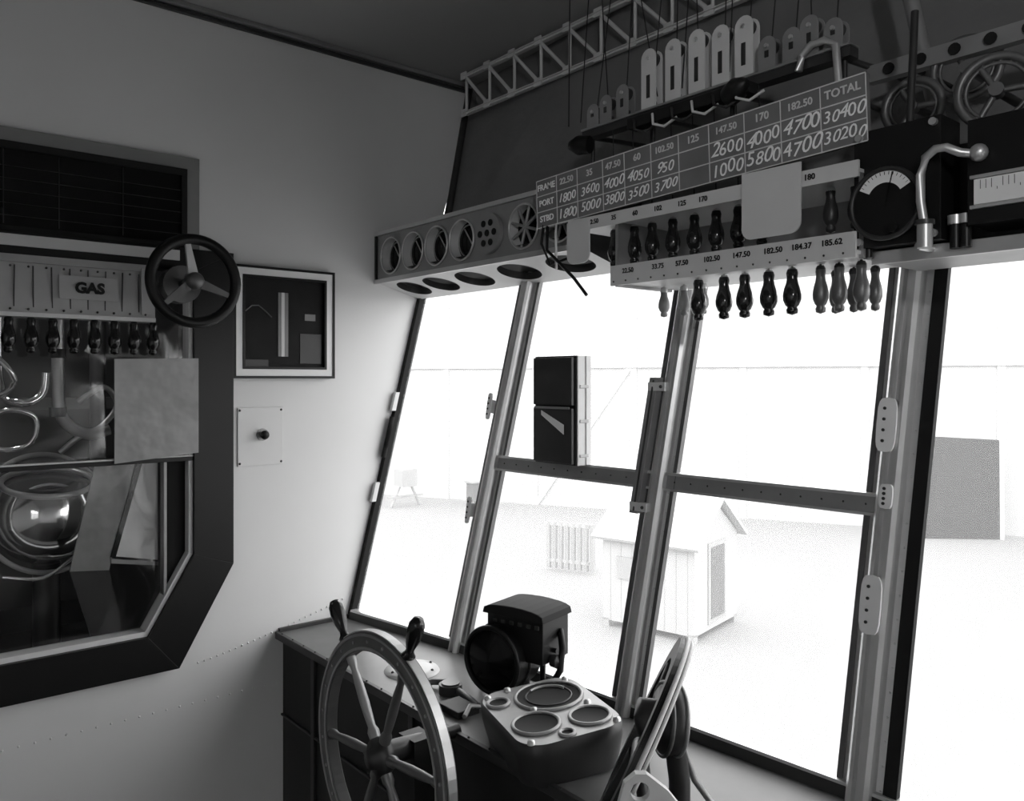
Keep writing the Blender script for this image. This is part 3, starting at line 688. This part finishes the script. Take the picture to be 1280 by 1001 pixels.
b=B('rudder_handwheel'); c=V((1.03,.90,1.0))
rt=V((.766,-.643,0)); fw=V((.643,.766,0)); up=V((0,0,1))
n=(rt*.88-up*.42-fw*.25).normalized()
b.torus(c,n,.165,.020,BLACK,64,sq=.009); b.torus(c-n*.010,n,.165,.019,BLACK,64,sq=.002)
b.torus(c,n,.187,.004,CREAM,64); b.torus(c+n*.008,n,.184,.003,CREAM,64)
ax,u,w=b.frame(n)
for k in range(3):
    a=math.radians(90+120*k+20); d=u*math.cos(a)+w*math.sin(a)
    b.lathe([(.012,.02),(.010,.08),(.012,.15)],c,d,DARK,12)
dn=(rt*.95+fw*.1-up*.12).normalized(); dc=c+up*.045+rt*.0
b.lathe([(0,-.01),(.03,0),(.03,.03),(.050,.035),(.056,.04),(.056,.062),(.050,.068),(0,.07)],dc,dn,DARK,32)
b.torus(dc+dn*.04,dn,.057,.0035,STEEL,36); b.torus(dc+dn*.064,dn,.055,.0035,ALUD,36)
q=dc+dn*.055
b.tube([q,V((q.x+.02,q.y,.93)),V((q.x+.02,q.y,.85))],.018,DARK,12)
b.cyl((q.x+.02,q.y,.85),(q.x+.02,q.y,.862),.055,DARK,seg=28)
b.tube([q+V((.02,.01,-.02)),V((q.x+.06,q.y+.0,.92)),V((q.x+.09,q.y-.02,.87)),V((q.x+.11,q.y-.04,.858))],.006,ALUD,8)
p=V((.862,.752,1.032))
def F(px,py): return p+rt*(px*.0011)+up*(py*.0011)
outl=[(-34,-40),(-20,10),(-6,22),(8,22),(34,2),(60,-30),(66,-60),(-34,-60)]
N=24
def rayhit(a):
    dx,dy=math.cos(a),math.sin(a); best=1e9
    for k in range(len(outl)):
        x1,y1=outl[k];x2,y2=outl[(k+1)%len(outl)]; ex,ey=x2-x1,y2-y1; den=dx*ey-dy*ex
        if abs(den)<1e-9: continue
        t=(x1*ey-y1*ex)/den; s_=(x1*dy-y1*dx)/den
        if t>0 and -1e-6<=s_<=1+1e-6: best=min(best,t)
    return (dx*best,dy*best)
angs=sorted([2*math.pi*k/N for k in range(N)]+[math.atan2(y,x)%(2*math.pi) for x,y in outl])
oo=[rayhit(a) for a in angs]; ii=[(12*math.cos(a),12*math.sin(a)) for a in angs]; M=len(angs)
th=fw*.012
vs=[F(*q_) for q_ in oo]+[F(*q_) for q_ in ii]+[F(*q_)+th for q_ in oo]+[F(*q_)+th for q_ in ii]
fs=[]
for k in range(M):
    k2=(k+1)%M; fs+=[(k,k2,M+k2,M+k),(2*M+k,2*M+k2,3*M+k2,3*M+k),(k,k2,2*M+k2,2*M+k),(M+k,M+k2,3*M+k2,3*M+k)]
b.add(vs,fs,CREAM)
b.cyl(F(10,-50)+th,V((1.06,.86,.86)),.018,DARK)
b.cyl(V((1.06,.86,.85)),V((1.06,.86,.875)),.04,DARK)
b.cyl(F(10,-30)+th,c,.012,DARK)
b.done()

b=B('inclinometer_box')
x0,x1,y0,y1,z0,z1=1.395,1.455,1.433,1.581,1.39,1.66
b.mm((x0+.01,y0,z0),(x1,y1,z1),MATTE); b.mm((x0,y0+.004,z0+.148),(x0+.01,y1-.004,z1-.004),DARK); b.mm((x0,y0+.004,z0+.004),(x0+.01,y1-.004,z0+.14),DARK)
b.prism([(x0,y0+.03,z0+.075),(x0,y1-.035,z0+.122),(x0,y1-.035,z0+.134),(x0,y0+.03,z0+.100)],(-.002,0,0),WHITE)
b.mm((x0+.014,y0-.004,z0),(x1,y0,z1),CREAM)
for k in range(3): b.mm((x0+.02,y0-.006,z0+.02+k*.085),(x1-.01,y0-.004,z0+.028+k*.085),ALUD)
b.mm((x0+.04,y0-.006,z0),(x0+.043,y0-.004,z1),ALUD)
b.mm((x0,y0+.01,z0+.138),(x0-.003,y1-.01,z0+.144),ALUD)
b.cyl((x1,1.5,1.4),(1.475,1.5,1.38),.006,ALUD); b.cyl((x1,1.5,1.64),(1.50,1.5,1.64),.006,ALUD)
b.done(.002)

# ---------------------------------------------------------------- outside
b=B('hangar_floor_ground'); b.quad([(-60,-60,-2.1),(80,-60,-2.1),(80,80,-2.1),(-60,80,-2.1)],SNOW); b.done()
A=V((14.4,21.9,-2.1)); d=V((.442,-.897,0)).normalized(); nrm=V((-d.y,d.x,0)); 
if nrm.x>0: nrm=-nrm
b=B('hangar_plank_wall')
def W_(t,z,o=0): return A+d*t+nrm*o+V((0,0,z))
b.prism([W_(-22,0),W_(30,0),W_(30,7),W_(-22,7)],-nrm*.1,HANG)
for t in range(-20,30,3): b.prism([W_(t,0),W_(t+.18,0),W_(t+.18,7),W_(t,7)],nrm*.04,HBEAM)
b.prism([W_(-22,4.05),W_(30,4.05),W_(30,4.3),W_(-22,4.3)],nrm*.08,HBEAM)
for t in(4,): b.prism([W_(t,0),W_(t+.2,0),W_(t+3.1,4.1),W_(t+2.9,4.1)],nrm*.05,HBEAM)
b.done()
b=B('hangar_plank_wall'); b.mm((-16,-30,-2.1),(-15.8,30,5),HANG)  # unseen far side, put in to hold back low sky light
for k in range(20): b.mm((-15.8,-29+k*3,-2.1),(-15.7,-28.8+k*3,5),HBEAM)
b.mm((-15.8,-30,2),(-15.68,30,2.25),HBEAM); b.done()
b=B('leaning_board')
q1=V((19.15*.6428+19.15*.4883*.766,19.15*.766-19.15*.4883*.6428,-2.1)); q2=V((19.0*.6428+19.0*.5957*.766,19.0*.766-19.0*.5957*.6428,-2.1))
b.prism([q1,q2,q2+V((.1,.05,2.3)),q1+V((.1,.05,2.4))],(.05,.03,0),BOARDM)
b.prism([q2,q2+V((.06,-.08,0)),q2+V((.16,-.03,2.3)),q2+V((.1,.05,2.3))],(.05,.03,0),HUTM)
b.done()
b=B('wooden_hut')
Bp=V((9.31,7.13,-2.0)); u1=V((-.2,.98,0)); v1=V((.98,.2,0)); LW,GW=1.5,1.45; EH,PH=1.30,1.85
def Hh(a,c_,z): return Bp+u1*a+v1*c_+V((0,0,z))
b.prism([Hh(0,0,0),Hh(0,GW,0),Hh(0,GW,EH),Hh(0,GW/2,PH-.06),Hh(0,0,EH)],u1*LW,HUTM)
b.prism([Hh(-.12,-.12,EH-.08),Hh(-.12,GW/2,PH),Hh(-.12,GW/2,PH+.05),Hh(-.12,-.15,EH-.04)],u1*(LW+.24),HUTM)
b.prism([Hh(-.12,GW+.12,EH-.08),Hh(-.12,GW/2,PH),Hh(-.12,GW/2,PH+.05),Hh(-.12,GW+.15,EH-.04)],u1*(LW+.24),HUTM)
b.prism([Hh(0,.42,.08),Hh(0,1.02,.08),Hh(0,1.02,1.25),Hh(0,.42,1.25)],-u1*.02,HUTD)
b.prism([Hh(0,.50,.15),Hh(0,.94,.15),Hh(0,.94,1.18),Hh(0,.50,1.18)],-u1*.03,DOORM)
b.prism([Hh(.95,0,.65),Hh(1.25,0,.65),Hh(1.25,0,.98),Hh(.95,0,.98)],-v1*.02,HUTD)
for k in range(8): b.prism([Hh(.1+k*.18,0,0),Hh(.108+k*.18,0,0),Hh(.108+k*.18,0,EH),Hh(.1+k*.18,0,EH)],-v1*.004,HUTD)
for a,c_ in((0,0),(0,GW-.1),(LW-.1,0)): b.prism([Hh(a,c_,-.12),Hh(a+.1,c_,-.12),Hh(a+.1,c_+.1,-.12),Hh(a,c_+.1,-.12)],(0,0,.14),HUTD)
b.done()
def gp(dep,s_): return V((dep*(.6428+.766*s_),dep*(.766-.6428*s_),-2.1))
b=B('slatted_crate'); q=gp(16,.045)
for k in range(8): b.box(q+V((.05*k,-.12*k,.50)),(.06,.085,.9),HUTD)
b.box(q+V((.15,-.36,.2)),(.05,.9,.06),HUTM,Matrix.Rotation(.39,3,'Z')); b.box(q+V((.15,-.36,.9)),(.05,.9,.06),HUTM,Matrix.Rotation(.39,3,'Z')); b.done()
b=B('notice_box'); q=gp(24,-.047); b.box(q+V((0,0,.35)),(.3,.3,.7),DOORM); b.box(q+V((0,0,.72)),(.4,.4,.05),HUTD); b.done()
b=B('saw_horse'); q=gp(24,-.13); b.box(q+V((0,0,.85)),(.5,.5,.5),HUTD)
for sx in(-.5,.5): b.cyl(q+V((sx,0,0)),q+V((0,0,1)),.04,HUTD,seg=6)
b.box(q+V((0,0,.3)),(1.2,.06,.06),HUTD); b.done()

# ---------------------------------------------------------------- light
w=bpy.data.worlds.new('overcast'); scene.world=w; w.use_nodes=True; bg=w.node_tree.nodes['Background']; bg.inputs[0].default_value=(1,1,1,1); bg.inputs[1].default_value=4.6
lp_=V((-.7,-1.2,2.25)); tg=V((1.35,.75,2.10)); dv=(tg-lp_).normalized()  # unseen lamp added behind the camera to brighten the overhead gear
b=B('overhead_fill_lamp'); b.lathe([(.03,-.12),(.04,-.10),(.09,-.03),(.12,0),(.115,0),(.085,-.03),(.03,-.09)],lp_,dv,ALUD,28); b.cyl(lp_-dv*.11,V((-.9,YB,2.3)),.012,DARK); b.done()
l=bpy.data.lights.new('overhead_fill_light','SPOT'); l.energy=55; l.spot_size=math.radians(46); l.spot_blend=1; l.shadow_soft_size=.08
lo=bpy.data.objects.new('overhead_fill_light',l); scene.collection.objects.link(lo); lo.location=lp_+dv*.02; lo.rotation_euler=dv.to_track_quat('-Z','Y').to_euler()
# unseen lamp added to brighten the made-up compartment
b=B('fill_lamp_shell'); b.lathe([(0,-.05),(.03,-.04),(.04,-.01),(.02,0)],(.25,YL+.35,2.045),(0,0,1),WHITE,20); b.done()
l=bpy.data.lights.new('compartment_fill_light','POINT'); l.energy=2.2; l.shadow_soft_size=.03
lo=bpy.data.objects.new('compartment_fill_light',l); scene.collection.objects.link(lo); lo.location=(.25,YL+.30,1.95)
